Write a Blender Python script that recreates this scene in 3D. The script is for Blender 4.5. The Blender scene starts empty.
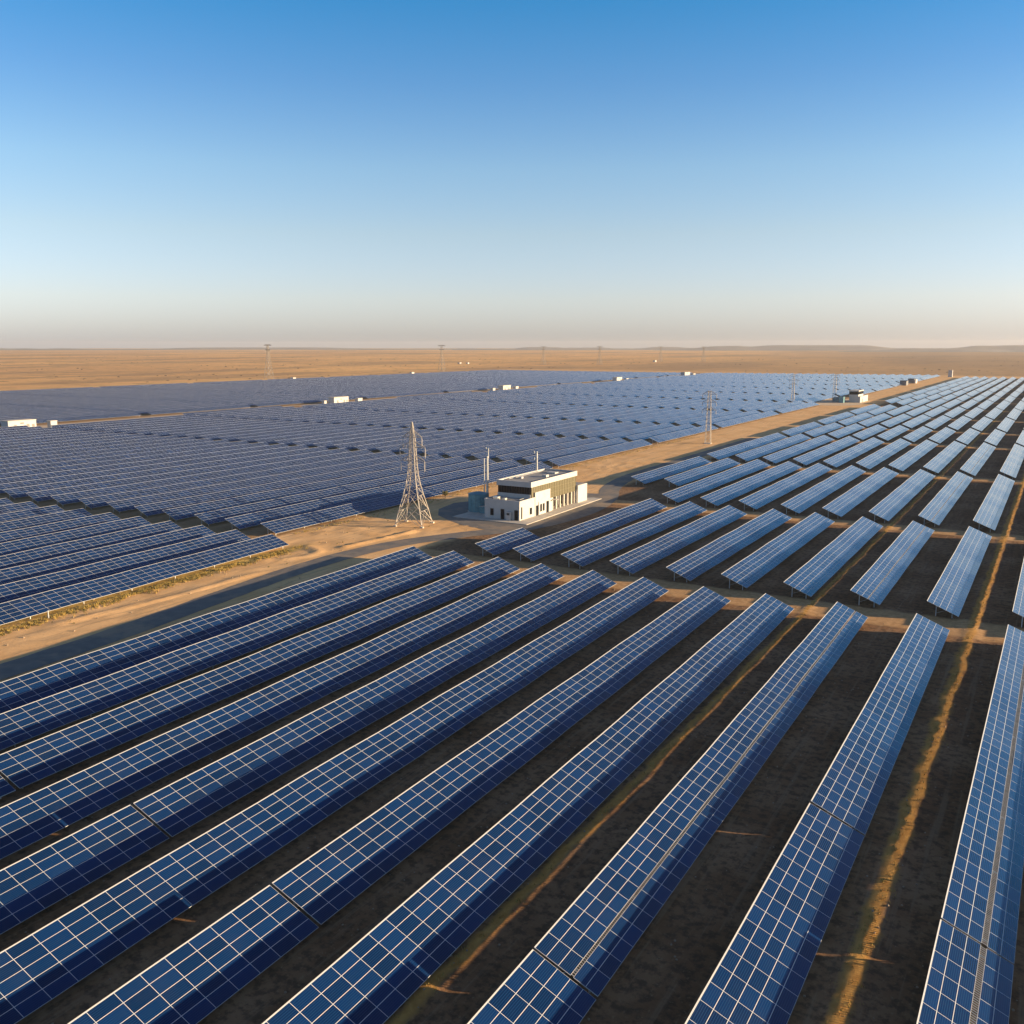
import bpy, bmesh, math, random
from mathutils import Vector, Matrix, noise
random.seed(7)
R = math.radians
scene = bpy.context.scene
COL = scene.collection

# ------------------------------------------------------------------ camera
FPX, PITCH, YAW, CAMZ = 937.0, R(10.1), R(30.4), 42.35
cam_d = bpy.data.cameras.new('camera'); cam_d.sensor_width = 36.0
cam_d.lens = FPX / 1024 * 36.0; cam_d.clip_start = 0.5; cam_d.clip_end = 60000
cam = bpy.data.objects.new('camera', cam_d); COL.objects.link(cam)
cam.location = (0, 0, CAMZ); cam.rotation_euler = (math.pi/2 - PITCH, 0, YAW)
scene.camera = cam

# ------------------------------------------------------------------ sky, sun, exposure
SUN_EL, SUN_AZ = R(9.0), R(26)           # azimuth from +X towards +Y
w = bpy.data.worlds.new('World'); scene.world = w; w.use_nodes = True
wn = w.node_tree; bg = wn.nodes['Background']
sky = wn.nodes.new('ShaderNodeTexSky'); sky.sky_type = 'NISHITA'; sky.sun_disc = False
sky.sun_elevation = SUN_EL; sky.sun_rotation = math.pi/2 - SUN_AZ
sky.altitude = 300; sky.air_density = 1.0; sky.dust_density = 0.6; sky.ozone_density = 2.0
# clear desert air: the sky's own colour balanced by height above the horizon (deep blue aloft, pale low down)
stc = wn.nodes.new('ShaderNodeTexCoord'); sxyz = wn.nodes.new('ShaderNodeSeparateXYZ'); wn.links.new(stc.outputs['Generated'], sxyz.inputs[0])
ramp = wn.nodes.new('ShaderNodeValToRGB'); wn.links.new(sxyz.outputs['Z'], ramp.inputs[0]); cr = ramp.color_ramp
SKYT = [(0.0,(.93,1.08,2.05)),(.046,(1.27,1.22,1.70)),(.111,(1.33,1.24,1.41)),(.173,(1.15,1.26,1.45)),(.249,(.70,1.08,1.46)),(.318,(.33,1.02,1.48)),(.42,(.66,.70,.90)),(.9,(.85,.72,.80))]
while len(cr.elements) < len(SKYT): cr.elements.new(.5)
for e_, (p_, c_) in zip(cr.elements, SKYT): e_.position = p_; e_.color = (c_[0]/2, c_[1]/2, c_[2]/2, 1)
mul = wn.nodes.new('ShaderNodeVectorMath'); mul.operation = 'MULTIPLY'
dbl = wn.nodes.new('ShaderNodeVectorMath'); dbl.operation = 'SCALE'; dbl.inputs['Scale'].default_value = 2.0
wn.links.new(sky.outputs[0], dbl.inputs[0]); wn.links.new(dbl.outputs[0], mul.inputs[0]); wn.links.new(ramp.outputs[0], mul.inputs[1])
wn.links.new(mul.outputs[0], bg.inputs[0]); bg.inputs[1].default_value = 0.070
sl = bpy.data.lights.new('sun', 'SUN'); sl.energy = 5.0; sl.angle = R(0.5); sl.color = (1.0, 0.74, 0.44)
so = bpy.data.objects.new('sun', sl); COL.objects.link(so); so.location = (100, 60, 80)
sd = Vector((math.cos(SUN_AZ)*math.cos(SUN_EL), math.sin(SUN_AZ)*math.cos(SUN_EL), math.sin(SUN_EL)))
so.rotation_euler = sd.to_track_quat('Z', 'Y').to_euler()
scene.view_settings.view_transform = 'Standard'; scene.view_settings.look = 'None'
scene.view_settings.exposure = 1.3; scene.view_settings.gamma = 1.0
scene.cycles.max_bounces = 6; scene.cycles.volume_bounces = 0

# ------------------------------------------------------------------ helpers
class NT:
    def __init__(self, name):
        self.m = bpy.data.materials.new(name); self.m.use_nodes = True
        self.t = self.m.node_tree; self.b = self.t.nodes['Principled BSDF']
    def node(self, typ, **kw):
        n = self.t.nodes.new(typ)
        for k, v in kw.items(): setattr(n, k, v)
        return n
    def put(self, sock, v):
        if isinstance(v, bpy.types.NodeSocket): self.t.links.new(v, sock)
        elif v is not None: sock.default_value = v
    def math(self, op, a, b=None, c=None):
        n = self.node('ShaderNodeMath', operation=op)
        for i, v in enumerate((a, b, c)): self.put(n.inputs[i], v)
        return n.outputs[0]
    def step(self, v, lo, hi):                       # smooth 0..1
        n = self.node('ShaderNodeMapRange', interpolation_type='SMOOTHSTEP')
        self.put(n.inputs['Value'], v); n.inputs['From Min'].default_value = lo; n.inputs['From Max'].default_value = hi
        return n.outputs['Result']
    def noise(self, vec, scale, detail=4, rough=0.55, dist=0.0):
        n = self.node('ShaderNodeTexNoise'); self.put(n.inputs['Vector'], vec)
        n.inputs['Scale'].default_value = scale; n.inputs['Detail'].default_value = detail
        n.inputs['Roughness'].default_value = rough; n.inputs['Distortion'].default_value = dist
        return n.outputs['Fac']
    def mix(self, f, a, b):
        n = self.node('ShaderNodeMix', data_type='RGBA'); self.put(n.inputs[0], f)
        for s, v in ((n.inputs[6], a), (n.inputs[7], b)):
            self.put(s, v if isinstance(v, bpy.types.NodeSocket) else (*v, 1.0))
        return n.outputs[2]
    def sep(self, vec):
        n = self.node('ShaderNodeSeparateXYZ'); self.put(n.inputs[0], vec); return n.outputs
    def comb(self, x, y, z=0.0):
        n = self.node('ShaderNodeCombineXYZ')
        for i, v in enumerate((x, y, z)): self.put(n.inputs[i], v)
        return n.outputs[0]
    def bump(self, h, strength, dist=0.05):
        n = self.node('ShaderNodeBump'); n.inputs['Strength'].default_value = strength
        n.inputs['Distance'].default_value = dist; self.put(n.inputs['Height'], h)
        self.t.links.new(n.outputs[0], self.b.inputs['Normal'])
    def set(self, **kw):
        for k, v in kw.items():
            k = k.replace('_', ' ')
            if k == 'Base Color' and not isinstance(v, bpy.types.NodeSocket): v = (*v, 1.0)
            self.put(self.b.inputs[k], v)
        return self
    def pos(self): return self.node('ShaderNodeNewGeometry').outputs['Position']
    def obj(self): return self.node('ShaderNodeTexCoord').outputs['Object']

def painted(name, col, rough=0.6, metal=0.0, var=0.15, scale=1.5):
    n = NT(name); p = n.obj()
    f = n.noise(p, scale, 5); f2 = n.noise(p, scale*9, 3)
    f = n.math('ADD', n.math('MULTIPLY', f, .7), n.math('MULTIPLY', f2, .3))
    n.set(Base_Color=n.mix(n.step(f, .3, .7), tuple(c*(1-var) for c in col), tuple(min(1, c*(1+var*.5)) for c in col)),
          Roughness=rough, Metallic=metal)
    return n.m

def link(name, me, mat, parent=None):
    o = bpy.data.objects.new(name, me); COL.objects.link(o)
    if mat is not None and not me.materials: me.materials.append(mat)
    if parent is not None: o.parent = parent
    return o
def mesh_of(bm, name, smooth=False):
    me = bpy.data.meshes.new(name); bm.normal_update(); bm.to_mesh(me); bm.free()
    if smooth:
        for p in me.polygons: p.use_smooth = True
    return me
def obj(name, bm, mat, parent=None, smooth=False): return link(name, mesh_of(bm, name, smooth), mat, parent)
def thing(name, label, cat, loc=(0,0,0), rz=0, group=None):
    o = bpy.data.objects.new(name, None); COL.objects.link(o); o.empty_display_size = 1
    o.location = loc; o.rotation_euler = (0, 0, rz)
    return tag(o, label, cat, group)
def tag(o, label, cat, group=None):
    o['label'] = label; o['category'] = cat
    if group: o['group'] = group
    return o
def struct(o, kind='structure'): o['kind'] = kind; return o

def box(bm, x0, x1, y0, y1, z0, z1, bev=0.0):
    vs = [bm.verts.new(p) for p in ((x0,y0,z0),(x1,y0,z0),(x1,y1,z0),(x0,y1,z0),(x0,y0,z1),(x1,y0,z1),(x1,y1,z1),(x0,y1,z1))]
    fs = [bm.faces.new([vs[i] for i in f]) for f in ((3,2,1,0),(4,5,6,7),(0,1,5,4),(1,2,6,5),(2,3,7,6),(3,0,4,7))]
    if bev:
        es = list({e for f in fs for e in f.edges})
        bmesh.ops.bevel(bm, geom=es, offset=bev, segments=2, affect='EDGES', profile=.6)
def bx(x0, x1, y0, y1, z0, z1, bev=0.0):
    bm = bmesh.new(); box(bm, x0, x1, y0, y1, z0, z1, bev); return bm
def bar(bm, a, b, r, n=4, r2=None):
    a, b = Vector(a), Vector(b); d = b - a
    if d.length < 1e-6: return
    q = d.to_track_quat('Z', 'Y'); r2 = r if r2 is None else r2
    ra, rb = [], []
    for i in range(n):
        t = 2*math.pi*(i+.5)/n; u = q @ Vector((math.cos(t), math.sin(t), 0))
        ra.append(bm.verts.new(a+u*r)); rb.append(bm.verts.new(b+u*r2))
    for i in range(n):
        j = (i+1) % n; bm.faces.new((ra[i], ra[j], rb[j], rb[i]))
    bm.faces.new(ra[::-1]); bm.faces.new(rb)
def prism(bm, pts, z0, z1):
    lo = [bm.verts.new((x, y, z0)) for x, y in pts]; hi = [bm.verts.new((x, y, z1)) for x, y in pts]
    n = len(pts)
    for i in range(n):
        j = (i+1) % n; bm.faces.new((lo[i], lo[j], hi[j], hi[i]))
    bm.faces.new(hi); bm.faces.new(lo[::-1])

def clamp(v, a=0.0, b=1.0): return max(a, min(b, v))
def sm(v, a, b):
    t = clamp((v-a)/(b-a)); return t*t*(3-2*t)

# projection (only used to rank the tables by their size in view)
Fv = Vector((-math.sin(YAW)*math.cos(PITCH), math.cos(YAW)*math.cos(PITCH), -math.sin(PITCH)))
Rv = Vector((math.cos(YAW), math.sin(YAW), 0)); Uv = Rv.cross(Fv)
def proj(p):
    v = Vector(p) - Vector((0, 0, CAMZ)); z = v.dot(Fv)
    if z < 1: return None
    return 512+FPX*v.dot(Rv)/z, 512-FPX*v.dot(Uv)/z

# ------------------------------------------------------------------ ground
ROAD = [(-112.5,20),(-115.4,45),(-117.5,66),(-118.3,82),(-120.8,103),(-123.6,126),(-124.2,143),(-121.8,159),(-115.5,173),(-107.2,188),(-104.4,203),(-104.6,220),(-108.6,238),(-115.5,256),(-119.6,276),(-120.8,300),(-121.2,360),(-121.6,430)]
def road_dist(x, y):
    best = 1e9
    for (ax, ay), (bx_, by) in zip(ROAD, ROAD[1:]):
        dx, dy = bx_-ax, by-ay; t = clamp(((x-ax)*dx+(y-ay)*dy)/(dx*dx+dy*dy))
        best = min(best, math.hypot(x-ax-t*dx, y-ay-t*dy))
    return best
BERMS = [([(-151,112),(-140,128),(-133.5,134),(-129.5,139),(-131,144),(-137,147)], .36, 1.0),
         ([(-131,85),(-128.5,105),(-128.2,125)], .28, .8), ([(-129.5,150),(-127.5,166),(-127,172)], .5, .7),
         ([(-145,158),(-137,163),(-131,165)], .3, .9), ([(-148,165),(-140,168)], .25, 1.0)]
def seg_dist(x, y, pts):
    best = 1e9
    for (ax, ay), (bx_, by) in zip(pts, pts[1:]):
        dx, dy = bx_-ax, by-ay; t = clamp(((x-ax)*dx+(y-ay)*dy)/(dx*dx+dy*dy))
        best = min(best, math.hypot(x-ax-t*dx, y-ay-t*dy))
    return best
STRIPS = ((-9.0, .85), (-33.1, .6))  # low mounds added where the sunlight strips are painted on the ground
def gh(x, y):
    """height of the ground"""
    d = math.hypot(x, y); h = 0.0
    out = max(sm(-x, 835, 1100), sm(y, 1440, 1800), sm(x, 150, 500))       # open desert round the plant
    if out > 0:
        n1 = noise.noise(Vector((x/420, y/420, 3.1))); n2 = noise.noise(Vector((x/120, y/120, 8.2)))
        h += out*(2.2*n1 + .7*n2 - 1.2)
        if d > 3500: h += sm(d, 3500, 8000)*6*noise.noise(Vector((x/1600, y/1600, 5.5)))
    if -175 < x < 40 and 15 < y < 520:
        rd = min(seg_dist(x, y, ROAD), 60) if x < -95 else 60
        k = sm(rd, 3.2, 6.5)
        if -142 < x < -104 and 184 < y < 246: k *= 0
        amp = .10 if x < -113 else .035
        h += k*(amp*noise.noise(Vector((x/2.6, y/4.2, 0))) + amp*.6*noise.noise(Vector((x/.9, y/1.5, 4))) + .05*noise.noise(Vector((x/11, y/14, 2))))
        if x < -120:
            for pts, hh, ww in BERMS:
                q = seg_dist(x, y, pts)
                if q < 4: h += k*hh*math.exp(-(q/ww)**2)*(.75+.5*noise.noise(Vector((x/1.7, y/1.7, 9))))
        for sx, sw in STRIPS:
            q = abs(x - sx - .5*noise.noise(Vector((sx, y/5.0, 1))))
            if q < 3: h += .16*math.exp(-(q/sw)**2)*(1+.7*noise.noise(Vector((x/.6, y/.9, 6))))
    return h
def axis(fine0, fine1, step, far, grow=1.22):
    a = []; v = fine0
    while v <= fine1: a.append(v); v += step
    s = step; v = a[-1]; hi = []
    while v < far: s *= grow; v += s; hi.append(v)
    s = step; v = a[0]; lo = []
    while v > -far: s *= grow; v -= s; lo.append(v)
    return lo[::-1] + a + hi
FAR = 10400
xs = axis(-166, 6, .8, FAR, 1.13); ys = axis(24, 310, 1.05, FAR, 1.10)
ys = [y for y in ys if y > -400]
verts = [(x, y, gh(x, y)) for y in ys for x in xs]
nx = len(xs); faces = [(j*nx+i, j*nx+i+1, (j+1)*nx+i+1, (j+1)*nx+i) for j in range(len(ys)-1) for i in range(nx-1)]
gm = bpy.data.meshes.new('ground'); gm.from_pydata(verts, [], faces)
for p in gm.polygons: p.use_smooth = True

# rows and aisles
AISLES = [(152.8,4.6),(233.0,3.6),(332.0,4.0),(438.5,3.6),(511.5,3.2),(597.5,3.4),(687,3.4),(782,3.4),(858,3.4),(945,3.4),(1030,3.4),(1115,3.4),(1200,3.4),(1285,3.4)]
n = NT('ground_sand'); P = n.pos(); X, Y, Z = n.sep(P)
nb = n.noise(P, .012, 6, .6); nm_ = n.noise(P, .09, 5, .6); nf = n.noise(P, 1.1, 5, .65); nd = n.noise(P, .0016, 6, .55)
vx = n.comb(n.math('MULTIPLY', X, .0035), n.math('MULTIPLY', Y, .0009)); streak = n.noise(vx, 1.0, 5, .6)
sand = n.mix(n.step(nm_, .32, .7), (.72,.42,.18), (.86,.54,.26))
sand = n.mix(n.math('MULTIPLY', n.step(nf, .45, .75), .45), sand, (.54,.33,.165))
rut = n.noise(n.comb(n.math('MULTIPLY', n.math('ADD', X, n.math('MULTIPLY', nb, 14.0)), .9), n.math('MULTIPLY', Y, .035)), 1.0, 4, .6)
sand = n.mix(n.math('MULTIPLY', n.step(rut, .52, .64), .5), sand, (.44,.285,.15))
# right-hand field: row shade painted as dark brown soil, sunlit aisles as pale sand
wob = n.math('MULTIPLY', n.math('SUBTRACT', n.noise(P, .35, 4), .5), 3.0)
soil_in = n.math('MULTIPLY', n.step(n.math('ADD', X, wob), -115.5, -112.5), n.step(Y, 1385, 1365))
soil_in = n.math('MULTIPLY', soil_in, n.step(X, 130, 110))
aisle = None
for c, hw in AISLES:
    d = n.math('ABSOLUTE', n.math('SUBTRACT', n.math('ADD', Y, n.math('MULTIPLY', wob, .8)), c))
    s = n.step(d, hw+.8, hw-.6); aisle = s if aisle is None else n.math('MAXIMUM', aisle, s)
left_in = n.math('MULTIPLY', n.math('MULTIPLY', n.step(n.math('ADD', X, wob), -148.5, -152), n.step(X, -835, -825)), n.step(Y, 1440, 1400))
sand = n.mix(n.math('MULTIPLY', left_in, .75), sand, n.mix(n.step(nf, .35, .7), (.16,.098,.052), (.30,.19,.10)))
shade_mask = n.math('MULTIPLY', soil_in, n.math('SUBTRACT', 1.0, n.math('MULTIPLY', aisle, .95)))
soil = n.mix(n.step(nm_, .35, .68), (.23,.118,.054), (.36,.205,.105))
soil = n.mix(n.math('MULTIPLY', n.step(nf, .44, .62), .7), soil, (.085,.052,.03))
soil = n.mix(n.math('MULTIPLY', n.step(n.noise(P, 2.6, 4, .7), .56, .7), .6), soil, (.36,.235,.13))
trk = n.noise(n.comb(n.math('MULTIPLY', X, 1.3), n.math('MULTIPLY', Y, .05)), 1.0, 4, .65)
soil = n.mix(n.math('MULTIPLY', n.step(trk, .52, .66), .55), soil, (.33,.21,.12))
aisle_lit = n.mix(n.step(nf, .35, .7), (.46,.265,.115), (.64,.39,.19))
col = n.mix(shade_mask, n.mix(soil_in, sand, aisle_lit), soil)
# two strips of sunlight between rows, painted in golden straw colour
strip = None
for sx, sw in STRIPS:
    wv = n.math('MULTIPLY', n.math('SUBTRACT', n.noise(P, .22, 4), .5), 1.6)
    d = n.math('ABSOLUTE', n.math('SUBTRACT', n.math('ADD', X, wv), sx))
    d = n.math('ADD', d, n.math('MULTIPLY', n.math('SUBTRACT', nf, .5), .9))
    s = n.math('MULTIPLY', n.step(d, sw+.15, sw-.5), .85); strip = s if strip is None else n.math('MAXIMUM', strip, s)
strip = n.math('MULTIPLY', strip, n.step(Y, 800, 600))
strip_sun = n.mix(n.step(nf, .35, .7), (.50,.25,.06), (.72,.40,.11))
col = n.mix(strip, col, strip_sun)
# dry yellow growth along the edge of the left field
gx = n.math('ADD', X, n.math('MULTIPLY', n.math('SUBTRACT', nm_, .5), 5.0))
gedge = n.math('MULTIPLY', n.step(gx, -141.5, -140.0), n.step(gx, -135.0, -137.2))
gedge = n.math('MULTIPLY', gedge, n.step(Y, 152, 140))
col = n.mix(n.math('MULTIPLY', gedge, .75), col, n.mix(n.step(nf, .4, .65), (.50,.34,.08), (.30,.23,.06)))
# open desert: broad tonal bands and scrubby darker flats
out = n.math('MAXIMUM', n.step(X, -840, -880), n.step(Y, 1440, 1500))
des = n.mix(n.step(nd, .36, .64), (.84,.49,.19), (.68,.39,.165))
des = n.mix(n.math('MULTIPLY', n.step(streak, .50, .60), .7), des, (.40,.25,.135))
scr = n.noise(P, .035, 4, .7)
dk = n.step(n.math('ADD', X, n.math('ADD', n.math('MULTIPLY', Y, .22), n.math('MULTIPLY', nb, 900.0))), -350, 950)
des = n.mix(n.math('MULTIPLY', dk, .75), des, (.28,.195,.125))
des = n.mix(n.math('MULTIPLY', n.step(scr, .53, .63), .7), des, (.27,.175,.085))
mot = n.noise(P, .0065, 6, .7)
des = n.mix(n.math('MULTIPLY', n.step(mot, .52, .64), .55), des, (.44,.27,.13))
col = n.mix(out, col, des)
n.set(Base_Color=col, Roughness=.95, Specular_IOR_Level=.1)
n.bump(n.math('ADD', n.math('MULTIPLY', nf, .6), n.noise(P, 4.0, 4, .7)), .45, .08)
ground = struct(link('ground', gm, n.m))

# distant low hills on the horizon
hn = NT('hill_rock'); hp = hn.pos(); hn.set(Base_Color=hn.mix(hn.step(hn.noise(hp, .004, 5), .4, .6), (.19,.175,.165), (.25,.225,.20)), Roughness=1)
def hill_range(a0, a1, dist, h, seed, depth=900):
    bm = bmesh.new(); N = 90; rows = []
    for r_ in range(7):
        t = r_/6; prof = math.sin(math.pi*clamp(t*1.0))**.8; row = []
        for i in range(N+1):
            u = i/N; a = R(a0 + (a1-a0)*u); dd = dist + depth*(t-.5)
            hh = h*prof*(.45+.55*sm(noise.noise(Vector((u*7+seed, seed, t*.6)))+.2*noise.noise(Vector((u*30, seed, t))), -.35, .25))*sm(u, 0, .12)*sm(1-u, 0, .12)
            row.append(bm.verts.new((math.sin(a)*dd, math.cos(a)*dd, hh-2)))
        rows.append(row)
    for r0, r1 in zip(rows, rows[1:]):
        for i in range(N): bm.faces.new((r0[i], r0[i+1], r1[i+1], r1[i]))
    return struct(obj('hills', bm, hn.m, None, True))
hill_range(-22, 8, 8600, 44, 2.3); hill_range(-34, -14, 9300, 27, 5.1); hill_range(-66, -30, 9700, 22, 7.7, 700); hill_range(-12, 6, 6800, 20, 11.2, 700)

# ------------------------------------------------------------------ roads and yard
n = NT('road_asphalt'); P = n.pos(); a = n.noise(P, .5, 5, .6); b = n.noise(P, 9, 3, .7)
c = n.mix(n.step(a, .35, .7), (.14,.130,.120), (.19,.170,.148)); c = n.mix(n.math('MULTIPLY', n.step(n.noise(P, .12, 5, .65), .46, .64), .6), c, (.36,.26,.165))
n.set(Base_Color=c, Roughness=.9); n.bump(b, .2, .01); M_road = n.m
def ribbon(name, pts, hw, z, mat):
    bm = bmesh.new(); fine = []
    for k in range(len(pts)-1):
        p0, p1, p2, p3 = pts[max(k-1,0)], pts[k], pts[k+1], pts[min(k+2,len(pts)-1)]
        for s in range(8):
            t = s/8; fine.append(tuple(.5*((2*p1[i])+(-p0[i]+p2[i])*t+(2*p0[i]-5*p1[i]+4*p2[i]-p3[i])*t*t+(-p0[i]+3*p1[i]-3*p2[i]+p3[i])*t**3) for i in (0,1)))
    fine.append(pts[-1]); prev = None
    for i, (x, y) in enumerate(fine):
        q, r_ = fine[max(i-1,0)], fine[min(i+1,len(fine)-1)]; d = Vector((r_[0]-q[0], r_[1]-q[1])).normalized()
        e = hw + .25*noise.noise(Vector((x/3, y/3, 1))); f = hw + .25*noise.noise(Vector((x/3, y/3, 7)))
        cur = (bm.verts.new((x-d.y*e, y+d.x*e, z)), bm.verts.new((x, y, z+.03)), bm.verts.new((x+d.y*f, y-d.x*f, z)))
        if prev:
            bm.faces.new((prev[1], cur[1], cur[0], prev[0])); bm.faces.new((prev[2], cur[2], cur[1], prev[1]))
        prev = cur
    return struct(obj(name, bm, mat, None, True))
ribbon('road', ROAD, 2.9, .035, M_road)
bm = bmesh.new()
ypts = [(-107.5,187.0),(-113,181.5),(-121,183.5),(-127.5,187),(-134,191.5),(-139,199),(-141,209),(-137,218),(-131,232),(-124,241),(-113,244),(-107,236),(-103,220),(-103,200)]
f = bm.faces.new([bm.verts.new((x, y, .026)) for x, y in ypts])
bmesh.ops.recalc_face_normals(bm, faces=[f]); 
if f.normal.z < 0: f.normal_flip()
struct(obj('yard', bm, M_road))
ribbon('track', [(-470,285),(-470.5,420),(-470,600),(-470,800),(-469,1050),(-468,1300)], 2.6, .05, painted('track_dirt', (.50,.36,.22), .95))

# ------------------------------------------------------------------ solar tables
TILT = R(22.0); WID, MU, MV = 5.10, 1.02, 1.95
CW, SW_ = WID*math.cos(TILT), WID*math.sin(TILT); ZLO = .66; ZHI = ZLO+SW_
n = NT('solar_glass'); uv = n.node('ShaderNodeUVMap').outputs[0]; u, v, _ = n.sep(uv)
oi = n.node('ShaderNodeObjectInfo').outputs['Random']
def grid(x, per, wdt, soft):
    fr = n.math('FRACT', n.math('DIVIDE', x, per)); d = n.math('MINIMUM', fr, n.math('SUBTRACT', 1.0, fr))
    return n.step(n.math('MULTIPLY', d, per), wdt+soft, wdt-soft)
fr_line = n.math('MAXIMUM', grid(u, MU, .020, .006), grid(v, MV, .017, .005))
fr_line = n.math('MAXIMUM', fr_line, n.step(u, .105, .095))
bus = n.math('MULTIPLY', grid(u, MU/7, .016, .010), .55)
cellv = n.math('MULTIPLY', grid(v, MV/12, .006, .004), .12)
cid = n.comb(n.math('FLOOR', n.math('DIVIDE', u, MU)), n.math('FLOOR', n.math('DIVIDE', v, MV)), n.math('MULTIPLY', oi, 57.0))
wnz = n.node('ShaderNodeTexWhiteNoise'); wnz.noise_dimensions = '3D'; n.put(wnz.inputs['Vector'], cid); rnd = wnz.outputs['Value']
cell = n.mix(rnd, (.0012,.0135,.060), (.0030,.026,.108))
cell = n.mix(n.math('MAXIMUM', bus, cellv), cell, (.022,.075,.165))
P = n.pos(); dust = n.math('MULTIPLY', n.step(n.noise(P, .25, 5, .65), .45, .75), .012)
cell = n.mix(dust, cell, (.42,.33,.24))
n.set(Base_Color=n.mix(fr_line, cell, (.60,.60,.59)), Roughness=n.math('ADD', n.math('MULTIPLY', fr_line, .35), n.math('ADD', .10, n.math('MULTIPLY', rnd, .05))), Metallic=0.0, IOR=1.5, Sheen_Weight=.31, Sheen_Roughness=.25, Sheen_Tint=(.86,.93,1,1))
und = n.noise(P, .5, 2, .5); n.bump(und, .12, .05)
M_glass = n.m
M_rail = painted('galvanised_rail', (.42,.42,.41), .45, .7)
M_post = painted('galvanised_post', (.50,.50,.49), .5, .5)

MESH = {}
def table_meshes(nm, slit=0):
    if (nm, slit) in MESH: return MESH[(nm, slit)]
    L = nm*MV; bm = bmesh.new(); ul = bm.loops.layers.uv.new('UVMap'); T = .045
    seg = max(1, nm//3)
    def quad(vs, uvs):
        f = bm.faces.new(vs)
        for lp, q in zip(f.loops, uvs): lp[ul].uv = q
    def slab(t0, t1, u0, u1):
        up = []; dn = []
        for j in range(seg+1):
            y = L*j/seg; dz = .055*math.sin(j*1.7+nm)*math.sin(math.pi*j/seg)
            up.append([bm.verts.new((k*CW, y, ZHI-k*SW_+dz)) for k in (t0, t1)])
            dn.append([bm.verts.new((k*CW-T*math.sin(TILT), y, ZHI-k*SW_+dz-T*math.cos(TILT))) for k in (t0, t1)])
        for j in range(seg):
            y0, y1 = L*j/seg, L*(j+1)/seg
            quad((up[j][0], up[j][1], up[j+1][1], up[j+1][0]), ((u0,y0),(u1,y0),(u1,y1),(u0,y1)))
            quad((dn[j+1][0], dn[j+1][1], dn[j][1], dn[j][0]), ((0,0),)*4)
            quad((up[j][1], dn[j][1], dn[j+1][1], up[j+1][1]), ((0,0),)*4)
            quad((up[j+1][0], dn[j+1][0], dn[j][0], up[j][0]), ((0,0),)*4)
        quad((up[0][0], dn[0][0], dn[0][1], up[0][1]), ((0,0),)*4)
        quad((up[seg][1], dn[seg][1], dn[seg][0], up[seg][0]), ((0,0),)*4)
    if slit:                                   # gap added between second and third panel line to let sun through
        g = slit/2/WID; slab(0, .6-g, 0, 3*MU); slab(.6+g, 1, 3*MU, 5*MU)
    else: slab(0, 1, 0, WID)
    pm = mesh_of(bm, 'panel_surface'); pm.materials.append(M_glass)
    bm = bmesh.new()
    def at(t, d): return (t*CW - d*math.sin(TILT), ZHI - t*SW_ - d*math.cos(TILT))
    for t in (.10, .35, .72, .92):
        x, z = at(t, .10); bar(bm, (x, .05, z), (x, L-.05, z), .05)
    if slit:  # pale rungs added across the sun gap so it looks less dark
        for i in range(int(L/.24)):
            y = .1+i*.24; tg = slit/2/WID
            xa, za = at(.6-tg-.004, .012); xb, zb = at(.6+tg+.004, .012)
            q = [bm.verts.new(p) for p in ((xa,y,za),(xb,y,zb),(xb,y+.075,zb),(xa,y+.075,za))]; bm.faces.new(q)
    nst = max(1, round(L/9.75))
    for s in range(nst+1):
        y = .9 + (L-1.8)*s/nst; a_, b_ = at(.06, .19), at(.94, .19)
        bar(bm, (a_[0], y, a_[1]), (b_[0], y, b_[1]), .06)
        c_ = at(.62, .2); bar(bm, (CW*.3, y, .55), (c_[0], y, c_[1]), .03)
    rm = mesh_of(bm, 'support_frame'); rm.materials.append(M_rail)
    sts = [.9 + (L-1.8)*s/nst for s in range(nst+1)]
    MESH[(nm, slit)] = (pm, rm, sts, L); return MESH[(nm, slit)]
def post_mesh(t):
    bm = bmesh.new(); x, z = t*CW - .2*math.sin(TILT), ZHI - t*SW_ - .2*math.cos(TILT)
    box(bm, x-.07, x+.07, -.05, .05, -.5, z)
    me = mesh_of(bm, 'post'); me.materials.append(M_post); return me
POST = [post_mesh(.3), post_mesh(.8)]

ORD = ['first','second','third','fourth','fifth','sixth','seventh','eighth','ninth','tenth','eleventh','twelfth','thirteenth','fourteenth','fifteenth','sixteenth','seventeenth','eighteenth','nineteenth','twentieth']
TENS = ['','','twenty','thirty','forty','fifty','sixty','seventy','eighty']
def ordinal(i):
    if i < 20: return ORD[i]
    t, u_ = divmod(i+1, 10)
    return {2:'twentieth',3:'thirtieth',4:'fortieth',5:'fiftieth',6:'sixtieth',7:'seventieth'}[t] if u_ == 0 else TENS[t]+'-'+ORD[u_-1]

tables = []                                    # (x_high, y0, n modules, skew, label, group)
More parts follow.
